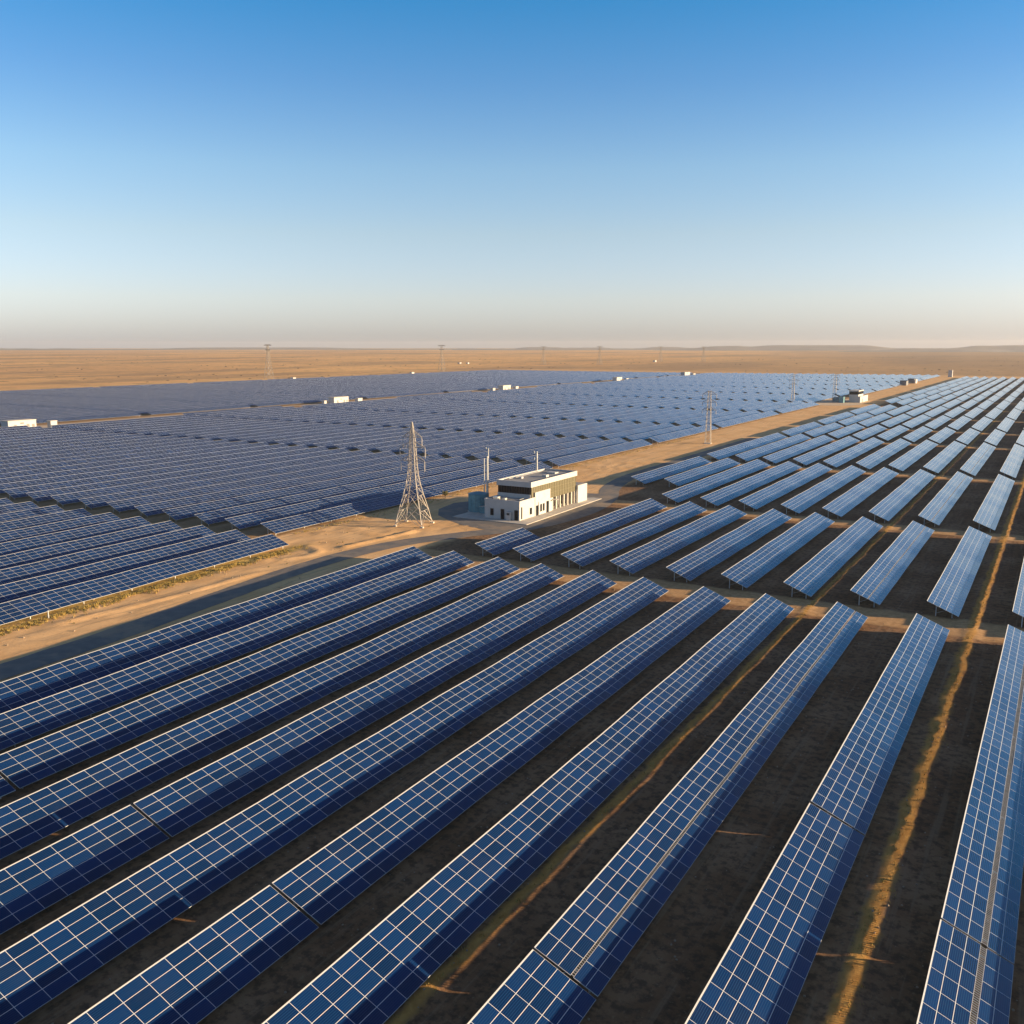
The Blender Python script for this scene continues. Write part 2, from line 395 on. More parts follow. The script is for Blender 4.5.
# right-hand field, foreground block: each row given by a near and a far point of its high edge
ROWA = [(-107.1,61.2,-110.5),(-97.3,55.2,-100.8),(-87.6,49.3,-90.7),(-77.1,43,-81),(-67.4,37.1,-70.5),(-57.8,31.2,-60.6),(-48,29.6,-49.5),(-38,35.5,-39.3),(-27.4,41.7,-28.1),(-16.2,48.4,-16.4),(-4.3,55.3,-4.2),(7.5,55,7.5)]
SEAM = [40,44,48.1,28,49.4,14,46.5,18,49.75,80.0,67.2,58]
FAR_A = 148.6
nr = len(ROWA)
for i, (xn, yn, xf) in enumerate(ROWA):
    sl_ = (xf-xn)/(FAR_A-yn); sk = -math.atan(sl_)
    k = nr-2-i; nme = 'rightmost' if k <= 0 else ordinal(k)+' from the right'
    if k < 0: nme = 'beyond the right edge'
    nmod = round((FAR_A-SEAM[i])/MV); y0 = SEAM[i]
    tables.append((xn+sl_*(y0-yn), y0, nmod, sk, 'long foreground solar table, row %s, ending at the sandy cross aisle' % nme, 'foreground solar tables'))
    y1 = y0-.28
    while y1 > 12:
        nmod = 51; y0 = y1-nmod*MV
        tables.append((xn+sl_*(y0-yn), y0, nmod, sk, 'solar table at the bottom picture edge, below the seam, row %s' % nme, 'foreground solar tables'))
        y1 = y0-.28; break
ROWB = [-112.9,-102.4,-92.0,-81.2,-70.8,-59.9,-49.5,-38.6,-27.6,-15.9,-4.1,7.5]
BLK = [(157.2,229.2),(237,328.6),(335.6,435),(441.6,508.6),(514.6,594.6),(600.6,684.3),(690,779),(785,855.5),(861,942),(948,1027),(1033,1112),(1118,1197),(1203,1282),(1288,1364)]
for bi, (a_, b_) in enumerate(BLK):
    for i, x in enumerate(ROWB):
        y0, y1 = a_, b_
        if bi == 0:
            if i == 0: continue
            if i == 1: y0, y1, x = 157.4, 176.2, -100.9
        if bi == 1 and i < 2: y0, y1 = 265.4, 327.4
        if bi == 6 and i == 0: y0 = 728
        if bi == 6 and i == 1: y0 = 712
        k = nr-2-i; nme = 'rightmost' if k == 0 else ordinal(k)+' from the right' if k > 0 else 'beyond the right edge'
        nmod = round((y1-y0)/MV)
        lab = 'right-field solar table, row %s, %s block beyond the cross aisle' % (nme, ordinal(bi))
        if bi == 0 and i == 1: lab = 'short blue solar table by the road bend in front of the white control building'
        tables.append((x + random.uniform(-.12,.12), y0+random.uniform(-.4,.4), nmod, random.uniform(-.0015,.0015), lab, 'solar tables of the right field'))
# left-hand field
k = 0
while k < 16:
    x = -138.9-CW-10.6*k; nmod = 51 if k < 1 else 43; y1 = 143.4
    tables.append((x+ .05*(nmod*MV), y1-nmod*MV, nmod, math.atan(.05), 'lower left solar table, %s row from the sandy strip, before the gap' % ordinal(k), 'solar tables of the left field')); k += 1
LBLK = [(151.2,283.5),(289.5,375.5),(381.5,464),(470.5,582),(589,696),(705,806),(815,915),(923,1020),(1028,1130),(1138,1240),(1248,1345)]
for bi, (a_, b_) in enumerate(LBLK):
    for k in range(61):
        x = -154.9-10.95*k
        if k in (28, 29) and bi > 0: continue
        if bi == 0 and k in (28, 29): continue
        if bi == 5 and k == 0: continue
        if bi == 4 and k == 0: b2 = 688
        else: b2 = b_
        if bi == 10: b2 = b_ + clamp((x+500)/340, -.18, 1)*75
        if k in (27,) and bi in (1,3,5,7): continue
        nmod = round((b2-a_)/MV)
        tables.append((x+random.uniform(-.15,.15), a_+random.uniform(-.6,.6), nmod, random.uniform(-.0012,.0012),
            'left-field solar table, %s row from the sand, %s block beyond the gap' % (ordinal(k), ordinal(bi)), 'solar tables of the left field'))
def footprint(t):
    x, y0, nmod, sk, _, _ = t; L = nmod*MV; A = 0.0; margin = False; N = max(6, int(L/4))
    for s in range(N):
        q = []
        for (uu, vv) in ((0,s/N),(1,s/N),(1,(s+1)/N),(0,(s+1)/N)):
            q.append(proj((x+uu*CW-math.sin(sk)*vv*L, y0+vv*L, ZHI-uu*SW_)))
        if any(p is None for p in q): continue
        cx, cy = sum(p[0] for p in q)/4, sum(p[1] for p in q)/4
        if -130 < cx < 1110 and -50 < cy < 1250: margin = True
        if 0 <= cx <= 1024 and 0 <= cy <= 1024:
            A += abs(sum(q[i][0]*q[(i+1)%4][1]-q[(i+1)%4][0]*q[i][1] for i in range(4)))/2
    return A, margin
ranked = []
for t in tables:
    A, mg = footprint(t)
    if A > 0: ranked.append((A, t, False))
    elif mg or (t[0] > 0 and t[1] < 240): ranked.append((0.0, t, True))
ranked.sort(key=lambda q: -q[0])
vis = [q for q in ranked if q[0] > 0]; hid = [q for q in ranked if q[0] <= 0]
proto = {}
def add_table(t, detail):
    x, y0, nmod, sk, lab, grp = t; pm, rm, sts, L = table_meshes(nmod, 0 if grp == 'solar tables of the left field' or y0 > 340 else .40 if abs(x+4.2) < 1 else (.22 if y0 < 140 else .15) if abs(x+27.9) < 1 else 0)
    root = thing('solar_table', lab, 'solar panel', (x, y0, 0), sk, grp)
    root.rotation_euler = (0, random.uniform(-.012, .012), sk); root.location.z = random.uniform(-.05, .07)
    link('panel_surface', pm, None, root); link('support_frame', rm, None, root)
    if detail == 0: return
    ss = sts if detail == 2 else (sts[0], sts[-1])
    for y in ss:
        for me in POST:
            p = link('post', me, None, root); p.location = (0, y, 0)
for i, (A, t, _) in enumerate(vis[:300]): add_table(t, 2 if A > 2600 else 1 if A > 250 else 0)
rest = [q[1] for q in vis[300:]] + [q[1] for q in hid]
bm = bmesh.new(); ul = bm.loops.layers.uv.new('UVMap')
for x, y0, nmod, sk, _, _ in rest:
    L = nmod*MV; T = .06
    def pt(uu, yy, dz=0): return bm.verts.new((x+uu*CW-math.sin(sk)*yy, y0+yy, ZHI-uu*SW_+dz))
    cut = .042 if abs(x+4.2) < 1 and 100 < y0 < 340 else .015 if abs(x+27.9) < 1 and 100 < y0 < 340 else 0  # same added sun gap for the merged tables
    for t0, t1, u0, u1 in (((0,1,0,WID),) if not cut else ((0,.6-cut,0,3*MU),(.6+cut,1,3*MU,WID))):
        a = [pt(t0,0), pt(t1,0), pt(t1,L), pt(t0,L)]; b = [pt(t0,0,-T), pt(t1,0,-T), pt(t1,L,-T), pt(t0,L,-T)]
        f = bm.faces.new(a)
        for lp, q in zip(f.loops, ((u0,0),(u1,0),(u1,L),(u0,L))): lp[ul].uv = q
        bm.faces.new(b[::-1])
        for i in range(4): bm.faces.new((a[i], b[i], b[(i+1)%4], a[(i+1)%4]))
    ns = max(2, int(L/20))
    for s in range(ns+1):
        yy = 1+(L-2)*s/ns
        for uu in (.3, .8):
            px_ = x+uu*CW-math.sin(sk)*yy; box(bm, px_-.07, px_+.07, y0+yy-.05, y0+yy+.05, -.3, ZHI-uu*SW_-.08)
far_tables = obj('distant_solar_tables', bm, M_glass); far_tables['kind'] = 'stuff'
far_tables['label'] = 'far rows of blue solar tables reaching to the back edge of the plant'; far_tables['category'] = 'solar panels'
print('tables', len(tables), 'visible', len(vis), 'extra', len(hid), 'A300', vis[299][0])

# ------------------------------------------------------------------ control building
M_white = painted('white_render', (.46,.45,.435), .75, 0, .10, .6)
M_roof = painted('grey_roof_felt', (.30,.29,.28), .9, 0, .25, .5)
M_conc = painted('pale_concrete', (.52,.47,.40), .9, 0, .2, .5)
M_dark = painted('dark_frame', (.018,.022,.028), .45)
def glass(name, col, rough=.06):
    n = NT(name); n.set(Base_Color=col, Roughness=rough, IOR=1.35, Specular_IOR_Level=.4); return n.m
M_win = glass('tinted_glass', (.004,.007,.011), .3); M_gold = NT('bronze_glass')
p = M_gold.obj(); yy = M_gold.sep(p)[1]; M_gold.set(Base_Color=M_gold.mix(M_gold.noise(M_gold.comb(0.0, M_gold.math('MULTIPLY', yy, 1.0)), 1.4, 2), (.10,.090,.058), (.25,.225,.15)), Roughness=.22, IOR=1.6); M_gold = M_gold.m
M_metal = painted('silver_metal', (.60,.60,.58), .35, .6)
M_teal = painted('teal_steel', (.12,.27,.32), .5, .2, .3, 1.0)

bm = bmesh.new(); prism(bm, [(-129.5,191.3),(-108.2,191.3),(-109.2,235.6),(-112.0,236.2),(-129.5,214)], -.2, .16)
apron = struct(obj('pavement', bm, M_conc))

B = thing('control_building', 'white two-storey control building with dark window band and bronze glazed side', 'building', (-117, 194.5, .16))
ox, oy = -117, 194.5
def b(name, x0, x1, y0, y1, z0, z1, mat, par=None, bev=.02):
    return obj(name, bx(x0-ox, x1-ox, y0-oy, y1-oy, z0-.16, z1-.16, bev), mat, par or B)
# ground-floor front wing
lw = b('wall', -122, -112, 194.5, 202.2, .16, 4.45, M_white)
bm = bmesh.new()
for q in ((-122.05,-111.95,194.45,194.75),(-122.05,-111.95,201.95,202.15),(-122.05,-121.75,194.76,201.94),(-112.25,-111.95,194.76,201.94)):
    box(bm, q[0]-ox, q[1]-ox, q[2]-oy, q[3]-oy, 4.452-.16, 4.95-.16, .015)
obj('parapet', bm, M_white, B)
b('roof', -121.7, -112.3, 194.8, 200.6, 4.46, 4.56, M_roof)
# tall side wall, low side wall, end block
b('wall', -117, -111.9, 202.22, 210.2, .16, 6.1, M_white)
b('wall', -113.2, -111.93, 210.22, 211.3, .16, 3.6, M_white)
eb = b('wall', -118.5, -111.6, 225.5, 231.2, .16, 4.9, M_white); b('roof', -118.3, -111.8, 225.7, 231.0, 4.904, 4.96, M_roof)
# recessed ground floor behind the colonnade and rear body
b('wall', -122, -115.0, 202.22, 225.48, .16, 3.5, M_white)
for y in (212.4, 214.6, 216.8, 219.0, 221.2, 223.4, 225.1):
    b('column', -112.9, -112.4, y-.25, y+.25, .16, 3.5, M_conc)
for y in (213.6, 218.0, 222.4):
    g = b('door', -115.02, -114.9, y-.8, y+.8, .17, 2.7, M_win); b('handle', -114.88, -114.82, y+.5, y+.56, 1.0, 1.7, M_metal, None) if False else None
# upper storey
b('wall', -122, -112.5, 200.7, 225.6, 3.52, 5.7, M_white); 
b('window', -121.9, -112.55, 200.78, 225.5, 5.7, 7.52, M_win)
bm = bmesh.new()
for i in range(13):
    x = -121.6+i*.74; box(bm, x-ox-.04, x-ox+.04, 200.70-oy, 200.79-oy, 5.72-.16, 7.5-.16)
obj('mullion', bm, M_dark, B)
cw = b('curtain_wall', -112.48, -112.3, 200.9, 225.6, 3.45, 7.53, M_gold)
bm = bmesh.new()
for i in range(27):
    y = 201.0+i*.94; box(bm, -112.31-ox, -112.22-ox, y-oy-.035, y-oy+.035, 3.46-.16, 7.52-.16)
for z in (4.8, 6.15): box(bm, -112.305-ox, -112.235-ox, 200.95-oy, 225.55-oy, z-.16-.03, z-.16+.03)
obj('mullion', bm, painted('bronze_frame', (.22,.19,.11), .4, .3), B)
b('fascia', -122.15, -112.1, 200.45, 226.0, 7.535, 8.45, M_white)
bm = bmesh.new()
for q in ((-122.15,-112.1,200.45,200.8),(-122.15,-112.1,225.65,226.0),(-122.15,-121.8,200.81,225.64),(-112.45,-112.1,200.81,225.64)):
    box(bm, q[0]-ox, q[1]-ox, q[2]-oy, q[3]-oy, 8.452-.16, 8.86-.16, .015)
obj('parapet', bm, M_white, B)
b('roof', -121.79, -112.46, 200.82, 225.63, 8.455, 8.52, M_roof)
for (x0,x1,y0,y1,h) in ((-115.6,-114.4,212.5,214,.6),(-119.5,-118.6,207,208,.5),(-118,-115.5,219.5,221.5,.35)):
    b('roof_unit', x0, x1, y0, y1, 8.521, 8.52+h, M_white, None, .05)
for (x0,x1,y0,y1,h) in ((-120.6,-119.2,196.2,197.4,.7),(-118.2,-117.2,196.4,197.4,.5)):
    b('roof_unit', x0, x1, y0, y1, 4.561, 4.561+h, M_metal, None, .05)
bm = bmesh.new()
for p0, p1 in (((-119.9,198,4.75),(-114,198,4.75)),((-114,198,4.75),(-114,200.6,4.75)),((-120.6,204,8.75),(-120.6,222,8.75)),((-120.6,222,8.75),(-116.7,222,8.75))):
    bar(bm, (p0[0]-ox,p0[1]-oy,p0[2]-.16), (p1[0]-ox,p1[1]-oy,p1[2]-.16), .09, 8)
obj('pipe', bm, M_metal, B)
bm = bmesh.new()
for yy_ in (203.9, 211.7, 225.0): bar(bm, (-111.82-ox, yy_-oy, .1), (-111.82-ox, yy_-oy, 3.4), .06, 8)
obj('downpipe', bm, M_metal, B)
b('canopy', -112.0, -110.6, 210.9, 212.6, 3.0, 3.12, M_conc)
# doors and windows of the front wing
def opening(face, a0, a1, z0, z1, kind, x=None):
    if face == 'front':
        f_ = b(kind, a0, a1, 194.40, 194.52, z0, z1, M_dark, None, .01)
        obj('pane', bx(a0+.1-ox, a1-.1-ox, 194.37-oy, 194.41-oy, z0+.1-.16, z1-.1-.16), M_win, f_)
    else:
        f_ = b(kind, x-.02, x+.10, a0, a1, z0, z1, M_dark, None, .01)
        obj('pane', bx(x+.09-ox, x+.13-ox, a0+.1-oy, a1-.1-oy, z0+.1-.16, z1-.1-.16), M_win, f_)
opening('front', -117.3, -116.3, .17, 2.7, 'door'); opening('front', -120.3, -119.4, .9, 2.6, 'window'); opening('front', -113.4, -112.4, .17, 2.7, 'door')
opening('side', 195.3, 195.75, .4, 3.4, 'window', -112.0); opening('side', 199.6, 200.6, .9, 2.6, 'window', -112.0)
opening('side', 202.6, 203.7, .17, 2.75, 'door', -111.9); opening('side', 208.1, 209.3, .17, 3.1, 'door', -111.9)
for y in (205.2, 206.6): opening('side', y-.4, y+.4, .9, 2.8, 'window', -111.9)
for y in (226.4, 228.2): pass
cab = thing('equipment_cabinet', 'white upright equipment cabinet against the shaded front wall of the control building', 'cabinet', (-114.7, 193.9, .16))
obj('body', bx(-.55, .55, -.3, .45, 0, 2.1, .04), M_white, cab); obj('vent', bx(-.4, .4, -.33, -.302, 1.3, 1.8), M_dark, cab)
t = thing('water_tank', 'blue-grey upright water tank standing left of the control building', 'tank', (-128.2, 201.5, .03))
bm = bmesh.new(); bmesh.ops.create_cone(bm, cap_ends=True, segments=28, radius1=2.6, radius2=2.6, depth=4.6, matrix=Matrix.Translation((0,0,2.4)))
for i in range(14):
    an = 2*math.pi*i/14; bar(bm, (2.62*math.cos(an), 2.62*math.sin(an), .2), (2.62*math.cos(an), 2.62*math.sin(an), 4.6), .06)
obj('body', bm, M_teal, t)
bm = bmesh.new(); bmesh.ops.create_cone(bm, cap_ends=True, segments=28, radius1=2.75, radius2=.4, depth=.5, matrix=Matrix.Translation((0,0,4.95))); obj('roof', bm, M_teal, t)
bm = bmesh.new(); bmesh.ops.create_cone(bm, cap_ends=True, segments=28, radius1=2.9, radius2=2.9, depth=.2, matrix=Matrix.Translation((0,0,.05))); obj('base', bm, M_conc, t)
def mast(x, y, h, r, lab, name='mast', arms=0):
    t = thing(name, lab, 'mast', (x, y, .1)); bm = bmesh.new(); bar(bm, (0,0,0), (0,0,h), r, 12, r*.8)
    obj('pole', bm, M_metal, t); obj('base', bx(-.5,.5,-.5,.5,-.1,.25,.03), M_conc, t)
    for i in range(arms):
        z = h*(.98-.14*i); bm = bmesh.new(); bar(bm, (-.9,0,z), (.9,0,z), .06); obj('bracket', bm, M_metal, t)
        bm = bmesh.new(); box(bm, -1.1,-.75,-.15,.15,z-.3,z+.3,.03); obj('antenna', bm, M_white, t)
    return t
mast(-126.4, 202.9, 14.2, .34, 'tall thick silver mast beside the water tank', arms=0)
mast(-127.4, 203.0, 13.6, .17, 'thin silver mast just left of the tall thick one by the tank', arms=0)
mast(-178.5, 287.2, 5.6, .26, 'short mast with a bracket in the panel gap behind the water tank', arms=1)
mast(-126.0, 228.5, 13.0, .34, 'mast with small antennas standing behind the control building roof', arms=2)
for (x, y, lab) in ((-124.2, 203.2, 'small grey pump box at the foot of the tall silver mast'), (-125.5, 199.4, 'low blue-grey pump box beside the water tank')):
    t = thing('pump_box', lab, 'pump box', (x, y, .16)); obj('body', bx(-.8,.8,-.6,.6,0,1.7,.05), M_teal if 'blue' in lab else M_metal, t); obj('lid', bx(-.85,.85,-.65,.65,1.702,1.8,.02), M_metal, t)

# ------------------------------------------------------------------ towers
M_lat = painted('tower_steel', (.42,.38,.33), .6, .2, .2)
M_ins = painted('insulator_glass', (.50,.46,.42), .3)
M_pyl = painted('pylon_steel', (.30,.27,.24), .7, .2, .12)
def lattice(root, levels, leg_r, br_r, mat=None):
    mat = mat or M_lat
    """levels: (z, half width); legs, then one bracing mesh"""
    def cn(i): return [Vector((sx*levels[i][1], sy*levels[i][1], levels[i][0])) for sx, sy in ((-1,-1),(1,-1),(1,1),(-1,1))]
    for k in range(4):
        bm = bmesh.new()
        for i in range(len(levels)-1): bar(bm, cn(i)[k], cn(i+1)[k], leg_r*(1-.45*i/len(levels)))
        obj('leg', bm, mat, root)
    bm = bmesh.new()
    for i in range(len(levels)-1):
        a_, b_ = cn(i), cn(i+1)
        for k in range(4):
            j = (k+1) % 4
            bar(bm, a_[k], b_[j], br_r); bar(bm, a_[j], b_[k], br_r)
            if i: bar(bm, a_[k], a_[j], br_r)
    obj('bracing', bm, mat, root)
def arm(root, z, reach, side, hw, r=.07, drop=3.2, mat=None):
    bm = bmesh.new(); tip = Vector((side*reach, 0, z))
    for s in (-1, 1):
        bar(bm, (side*hw, s*hw, z+.0), tip, r); bar(bm, (side*hw, s*hw, z+1.3), tip+Vector((0,0,.1)), r)
    for t in (.33, .66):
        bar(bm, (side*(hw+(reach-hw)*t), -hw*(1-t), z), (side*(hw+(reach-hw)*t), hw*(1-t), z+1.3*(1-t)), r*.7)
    obj('cross_arm', bm, mat or M_lat, root)
    if drop:
        bm = bmesh.new(); bar(bm, tip, tip-Vector((0,0,drop)), .06, 6)
        for i in range(7): bmesh.ops.create_cone(bm, cap_ends=True, segments=8, radius1=.2, radius2=.1, depth=.14, matrix=Matrix.Translation(tip-Vector((0,0,.4+i*(drop-.6)/7))))
        obj('insulator', bm, M_ins, root)
T = thing('transmission_tower', 'tall tapering steel lattice tower on the sand beside the road bend', 'pylon', (-131.8, 178.2, 0), R(14))
lv = [(0,3.4),(3.6,2.7),(7.2,1.85),(9.6,1.35),(11.8,1.02),(13.8,.86),(15.6,.76),(17.3,.68),(18.9,.60),(20.3,.56),(21.6,.44),(22.8,.32),(24.0,.18),(24.6,.06)]
lattice(T, lv, .12, .05)
bm = bmesh.new()
for z, hw in ((3.6,2.7),(7.2,1.85)):                                # heavy knee braces of the splayed base
    for sx, sy in ((1,0),(-1,0),(0,1),(0,-1)):
        m = Vector((sx*hw, sy*hw, z))
        for s in (-1, 1):
            lo = Vector((sx*hw*1.25 if sx else s*hw*1.25, sy*hw*1.25 if sy else s*hw*1.25, z-3.0)); bar(bm, lo, m, .09)
obj('knee_brace', bm, M_lat, T)
for z, rr in ((21.0, 2.4), (18.6, 3.2), (15.4, 3.0)):
    for s in (-1, 1): arm(T, z, rr, s, .55, .075, 2.6)
for sx in (-1, 1):
    for sy in (-1, 1): obj('footing', bx(sx*3.4-.4, sx*3.4+.4, sy*3.4-.4, sy*3.4+.4, -.4, .3, .04), M_conc, T)
def narrow(x, y, h, lab, hw=.95):
    t = thing('lattice_mast', lab, 'pylon', (x, y, gh(x, y)), R(8)); N = 13
    lattice(t, [(h*i/N, hw*1.25*(1-.55*i/N)) for i in range(N+1)], .10, .05)
    for z in (.93, .78, .63):
        for s in (-1, 1): arm(t, h*z, 3.0, s, hw*.6, .10, 1.8)
    obj('footing', bx(-1.5,1.5,-1.5,1.5,-.3,.2,.05), M_conc, t)
narrow(-133, 396, 23.0, 'narrow steel lattice mast on the sandy strip by the left field edge')
narrow(-149.5, 733, 21.5, 'narrow lattice mast beside the small far control building', 1.1)
narrow(-176, 716, 21.0, 'faint lattice mast among the panels left of the far control building', .9)
def pylon(x, y, h, lab):
    t = thing('desert_pylon', lab, 'pylon', (x, y, gh(x, y)-.3), R(-12), 'pylons of the desert power line')
    lattice(t, [(0,4.6),(h*.16,3.9),(h*.32,3.1),(h*.46,2.4),(h*.6,1.8),(h*.72,1.35),(h*.84,1.1),(h*.95,1.0)], .27, .11, M_pyl)
    for s in (-1, 1):
        arm(t, h*.93, 8.5, s, 1.0, .28, 3.2, M_pyl); arm(t, h*.80, 5.5, s, 1.0, .24, 3.0, M_pyl)
PY = [(-870,876,45.5,'largest T-shaped pylon of the desert line, nearest to the left edge'),
      (-826,1196,44.5,'T-shaped desert pylon above the middle of the field back edge, second in the line'),
      (-1010,1860,43,'desert pylon standing third in the line, above the small white cabin pair'),
      (-905,1930,43,'desert pylon standing fourth in the line, right of the third'),
      (-930,2360,42,'desert pylon fifth in the line with a small white hut at its foot'),
      (-840,2440,42,'desert pylon sixth in the line, farthest and faintest')]
for q in PY: pylon(*q)

# ------------------------------------------------------------------ cabins and small buildings
M_dgrey = painted('grey_louvre', (.17,.17,.165), .6)
def cabin(x, y, lx, ly, h, lab, name='inverter_cabin'):
    t = thing(name, lab, 'cabin', (x, y, gh(x, y)))
    obj('wall', bx(-lx/2, lx/2, -ly/2, ly/2, 0, h, .03), M_white, t); obj('roof', bx(-lx/2-.25, lx/2+.25, -ly/2-.25, ly/2+.25, h+.002, h+.28, .04), M_conc, t)
    obj('base', bx(-lx/2-.4, lx/2+.4, -ly/2-.4, ly/2+.4, -.6, .12), M_conc, t)
    if ly > 6:
        for f in (-.25, .2):
            obj('door', bx(lx/2+.001, lx/2+.06, ly*f-.8, ly*f+.8, .15, 2.7), M_dgrey, t)
        obj('vent', bx(lx/2+.001, lx/2+.05, -1.2, .9, h*.62, h*.82), M_dgrey, t); obj('vent', bx(lx/2+.001, lx/2+.05, ly*.34, ly*.44, h*.25, h*.55), M_dgrey, t)
M_pad = painted('sand_pad', (.62,.46,.29), .95)
FB1 = (-1262, 1902); FB2 = (-1248, 1916)
def pad(x0, x1, y0, y1, z=.04):
    bm = bmesh.new(); N = 24; vs = []
    cx, cy = (x0+x1)/2, (y0+y1)/2
    for i in range(N):
        a_ = 2*math.pi*i/N; k = 1+.12*noise.noise(Vector((math.cos(a_)*2, math.sin(a_)*2, cx)))
        ex = math.copysign(abs(math.cos(a_))**.5, math.cos(a_)); ey = math.copysign(abs(math.sin(a_))**.5, math.sin(a_))
        vs.append(bm.verts.new((cx+ex*(x1-x0)/2*k, cy+ey*(y1-y0)/2*k, z)))
    bm.faces.new(vs); return struct(obj('path', bm, M_pad))
cabin(-458.5, 285, 6, 15, 4.6, 'long white inverter cabin at the left picture edge among the panels'); cabin(-452, 299, 3, 3.6, 3.6, 'small white cabin just right of the long cabin at the left edge')
pad(-468, -446, 270, 330)
cabin(-461.5, 534, 5.5, 16, 4.6, 'white inverter cabin in the middle of the left field, second along the track'); cabin(-459, 554, 3, 5, 2.8, 'low white box just right of the second inverter cabin'); cabin(-462, 519, 2.4, 2.4, 2.6, 'tiny white box just left of the second inverter cabin'); pad(-468,-446,510,585)
cabin(-460, 770, 5.5, 14, 4.6, 'white inverter cabin third along the track in the left field'); cabin(-458, 788, 3, 5, 3, 'small white box right of the third inverter cabin'); cabin(-462, 752, 3, 4, 2.6, 'small white box left of the third inverter cabin'); pad(-468,-446,750,815)
cabin(-456, 1022, 5.5, 15, 5, 'white inverter cabin fourth along the track, far back in the left field'); cabin(-455, 1046, 3, 6, 3, 'small white box right of the fourth inverter cabin'); pad(-468,-446,1000,1060)
cabin(-449, 1232, 6, 20, 6, 'white inverter cabin fifth along the track near the back edge'); cabin(-448, 1260, 4, 8, 3.5, 'small white box right of the fifth inverter cabin')
cabin(-812, 858, 4, 5, 3.4, 'tiny white hut at the back edge of the field below the largest pylon', 'hut'); cabin(-812, 1100, 4, 6, 4, 'tiny white hut at the back edge below the second pylon', 'hut'); cabin(-806, 640, 3, 18, 2.0, 'long low white shed at the left back edge of the field', 'hut')
cabin(FB1[0], FB1[1], 6, 8, 3.4, 'far white farm building out in the desert, left of a smaller one', 'farm_building'); cabin(FB2[0], FB2[1], 5, 6, 3.0, 'smaller far white farm building in the desert', 'farm_building')
cabin(-940, 2345, 6, 12, 4, 'white hut at the foot of the fifth desert pylon', 'hut')
cabin(-136, 1400, 5, 6, 9, 'small pale gatehouse at the far end of the right field', 'gatehouse')
M_shed = painted('grey_shed', (.16,.17,.18), .6)
# far control building with yard
F2 = thing('far_control_building', 'small far white control building with dark window band by the sandy strip', 'building', (-135.5, 742, 0))
obj('wall', bx(-4, 4, -5, 26, 0, 4.6, .03), M_white, F2); obj('wall', bx(-4, 2.5, -5.3, 14, 4.602, 6.0, .03), M_white, F2)
obj('window', bx(-4.1, 2.6, -5.4, 14.1, 6.002, 8.2), M_win, F2); obj('roof', bx(-4.3, 2.8, -5.6, 14.4, 8.202, 9.0, .04), M_white, F2); obj('door', bx(4.001, 4.08, 2, 4, .1, 2.6), M_dark, F2)
pad(-178, -128, 690, 780, .05)
for (x, y, lx, ly, h, lab) in ((-143.5,731,3.5,6,4.5,'dark grey transformer box left of the far control building'),(-150,742,3,5,3.5,'dark green transformer box farther left of the far control building')):
    t = thing('transformer', lab, 'transformer', (x, y, 0)); obj('body', bx(-lx/2,lx/2,-ly/2,ly/2,0,h,.05), M_teal, t); obj('radiator', bx(-lx/2-.5,-lx/2-.002,-ly/3,ly/3,.4,h*.8), M_dark, t)
for (x, y, lab) in ((-151,1150,'dark blue-grey shed with white end beside the far end of the sandy strip'),(-150,1085,'dark low shed left of the blue-grey one at the far strip end')):
    t = thing('far_shed', lab, 'shed', (x, y, 0)); obj('wall', bx(-3.2,3.2,-7,7,0,4.6,.05), M_shed, t); obj('roof', bx(-3.5,3.5,-7.3,7.3,4.602,5.1,.05), M_dark, t)
    if '1150' in str(y): obj('end_wall', bx(3.202,5,-6.5,6.5,0,4.2,.05), M_white, t)

# ------------------------------------------------------------------ small things on the sand
t = thing('marker_post', 'short pale marker post at the edge of the lower left panels', 'post', (-134.6, 85.6, 0)); bm = bmesh.new(); bar(bm, (0,0,-.2), (0,0,1.25), .11, 8, .09); obj('pole', bm, M_white, t); obj('cap', bx(-.14,.14,-.14,.14,1.252,1.36,.03), M_white, t)
M_leaf = painted('dry_leaf', (.16,.14,.05), .9, 0, .4, 3); M_straw = painted('dry_straw', (.44,.31,.085), .95, 0, .35, 3); M_bark = painted('bark', (.12,.09,.06), .9)
t = thing('dry_shrub', 'lone dark dry shrub on the sand between tower and control building', 'shrub', (-147.2, 214, 0))
bm = bmesh.new(); bar(bm, (0,0,-.1), (.05,0,1.4), .12, 6, .06)
for i in range(5): an = i*1.3; bar(bm, (0,0,.7), (.8*math.cos(an), .8*math.sin(an), 1.7), .05, 5, .02)
obj('trunk', bm, M_bark, t); bm = bmesh.new()
def leafball(bm, c, r, k, s, flat=.7):
    for _ in range(k):
        d = Vector((random.gauss(0,1), random.gauss(0,1), random.gauss(0,1))).normalized()*r*random.uniform(.35,1)
        p = Vector(c)+Vector((d.x, d.y, d.z*flat)); e = Vector((random.gauss(0,1),random.gauss(0,1),random.gauss(0,1))).normalized()*s; g = e.orthogonal().normalized()*s*.6
        bm.faces.new([bm.verts.new(p+e), bm.verts.new(p+g), bm.verts.new(p-e), bm.verts.new(p-g)])
leafball(bm, (0,0,1.6), 1.0, 220, .16); obj('crown', bm, M_leaf, t)

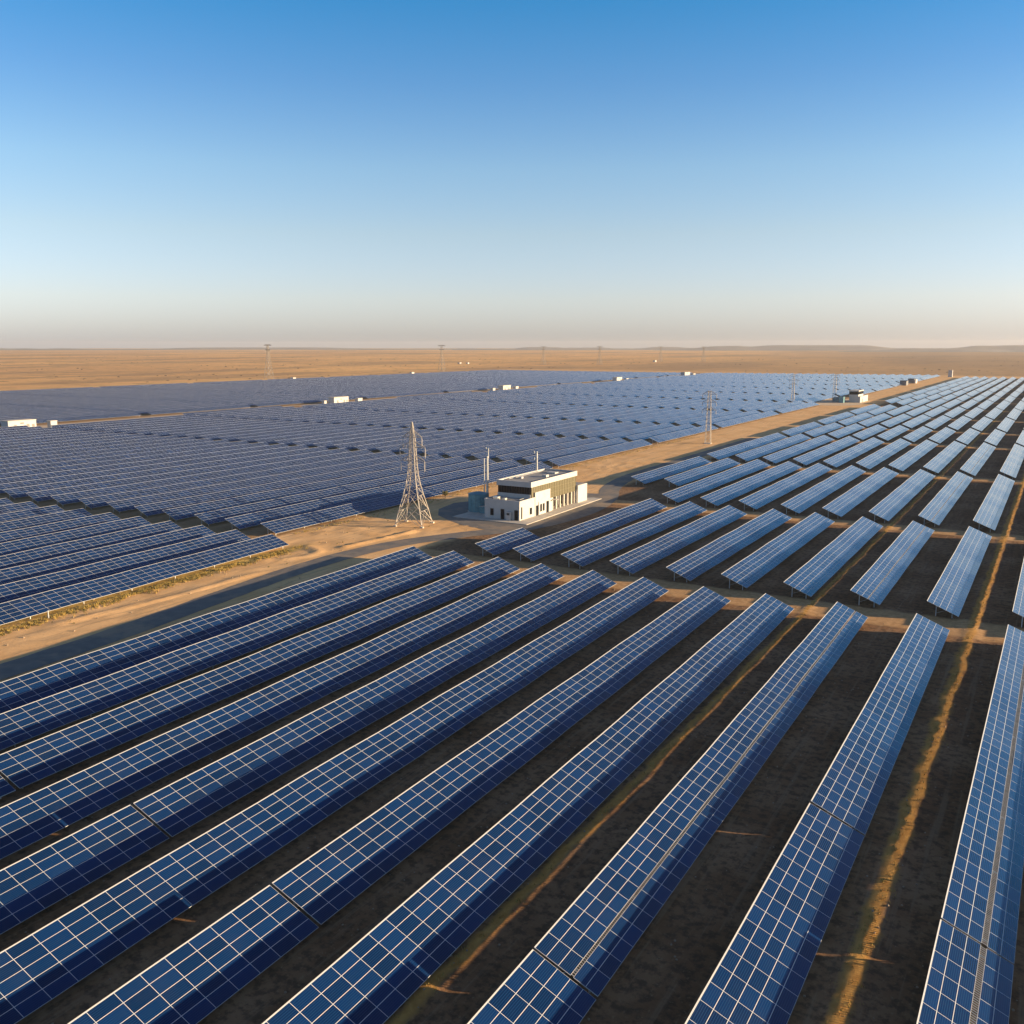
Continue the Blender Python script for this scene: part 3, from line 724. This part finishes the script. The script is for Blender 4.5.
def blades(bm, x, y, h, k):
    z = gh(x, y)
    for _ in range(k):
        an = random.uniform(0, 6.28); lean = random.uniform(.1,.7)*h; b0 = Vector((x+random.gauss(0,.12), y+random.gauss(0,.12), z-.03))
        tip = b0 + Vector((math.cos(an)*lean, math.sin(an)*lean, h*random.uniform(.6,1.1))); wv = Vector((-math.sin(an), math.cos(an), 0))*.035
        bm.faces.new([bm.verts.new(b0-wv), bm.verts.new(b0+wv), bm.verts.new(tip)])
bm = bmesh.new()
for _ in range(1500):
    y = random.uniform(60, 146); e = -138.4+ (143-y)*.05; x = e + abs(random.gauss(0, 1.2)); 
    if noise.noise(Vector((x/3, y/5, 3))) > -.15: blades(bm, x, y, random.uniform(.25,.6), 9)
for _ in range(900):
    y = random.uniform(155, 420); x = -148.8 + abs(random.gauss(0, 1.3)); blades(bm, x, y, random.uniform(.25,.5), 7)
for sx, sw in STRIPS:  # tufts added on the painted sunlight strips
    for _ in range(700):
        y = random.uniform(40, 330); x = sx + .5*noise.noise(Vector((sx, y/5.0, 1))) + random.gauss(0, sw*.5); blades(bm, x, y, random.uniform(.1,.28), 6)
o = obj('dry_grass', bm, M_straw); o['kind'] = 'stuff'; o['label'] = 'dry yellow grass along the panel edges'; o['category'] = 'grass'
bm = bmesh.new()
for _ in range(140):
    y = random.uniform(62, 142); e = -138.4+ (143-y)*.05; leafball(bm, (e+random.uniform(.2,2.8), y, .15), random.uniform(.25,.55), 26, .1)
for _ in range(60):
    x, y = random.uniform(-149,-124), random.uniform(62, 330)
    if road_dist(x, y) > 5 and not (184 < y < 246): leafball(bm, (x, y, gh(x,y)+.1), random.uniform(.15,.35), 16, .08)
o = obj('low_scrub', bm, M_leaf); o['kind'] = 'stuff'; o['label'] = 'low olive scrub on the sand'; o['category'] = 'scrub'
bm = bmesh.new()
for _ in range(520):
    x, y = random.uniform(-149,-113), random.uniform(60, 330)
    if road_dist(x, y) < 4.2 or (184 < y < 246 and x > -142): continue
    r_ = random.uniform(.05,.2); bmesh.ops.create_icosphere(bm, subdivisions=1, radius=r_, matrix=Matrix.Translation((x, y, gh(x,y)+r_*.3)) @ Matrix.Diagonal((1, random.uniform(.7,1.4), random.uniform(.5,.9), 1)))
for _ in range(2600):
    x, y = random.uniform(-112, 4), random.uniform(28, 160); r_ = random.uniform(.03, .11)
    bmesh.ops.create_icosphere(bm, subdivisions=1, radius=r_, matrix=Matrix.Translation((x, y, gh(x,y)+r_*.3)) @ Matrix.Diagonal((1, random.uniform(.7,1.4), random.uniform(.5,.9), 1)))
o = obj('stones', bm, painted('stone', (.36,.27,.18), .9)); o['kind'] = 'stuff'; o['label'] = 'loose stones on the sandy strip'; o['category'] = 'stones'
bm = bmesh.new()
for _ in range(1300):
    d = random.uniform(950, 4200); a_ = R(random.uniform(-60, 2)); x, y = math.sin(a_)*d, math.cos(a_)*d
    if x > -850 and y < 1440: continue
    if noise.noise(Vector((x/260, y/260, 1.5))) < .02: continue
    s = random.uniform(.5, 1.5)
    bmesh.ops.create_icosphere(bm, subdivisions=1, radius=s, matrix=Matrix.Translation((x, y, gh(x,y)+s*.2)) @ Matrix.Diagonal((random.uniform(.9,2.2), random.uniform(.9,2.2), .6, 1)))
o = obj('desert_scrub', bm, painted('scrub', (.11,.085,.05), 1.0)); o['kind'] = 'stuff'; o['label'] = 'scattered dark bushes across the open desert'; o['category'] = 'scrub'

# ------------------------------------------------------------------ haze
hz = bx(-11500, 11500, -1200, 11500, -14, 88)
hm = bpy.data.materials.new('haze'); hm.use_nodes = True; ht = hm.node_tree; ht.nodes.clear()
ou = ht.nodes.new('ShaderNodeOutputMaterial'); pv = ht.nodes.new('ShaderNodeVolumePrincipled')
pv.inputs['Color'].default_value = (.92,.90,.90,1); pv.inputs['Density'].default_value = 4e-5; pv.inputs['Anisotropy'].default_value = .2
ht.links.new(pv.outputs[0], ou.inputs['Volume'])
haze = obj('haze', hz, hm); haze['kind'] = 'stuff'; haze['label'] = 'thin pale haze over the desert'; haze['category'] = 'haze'
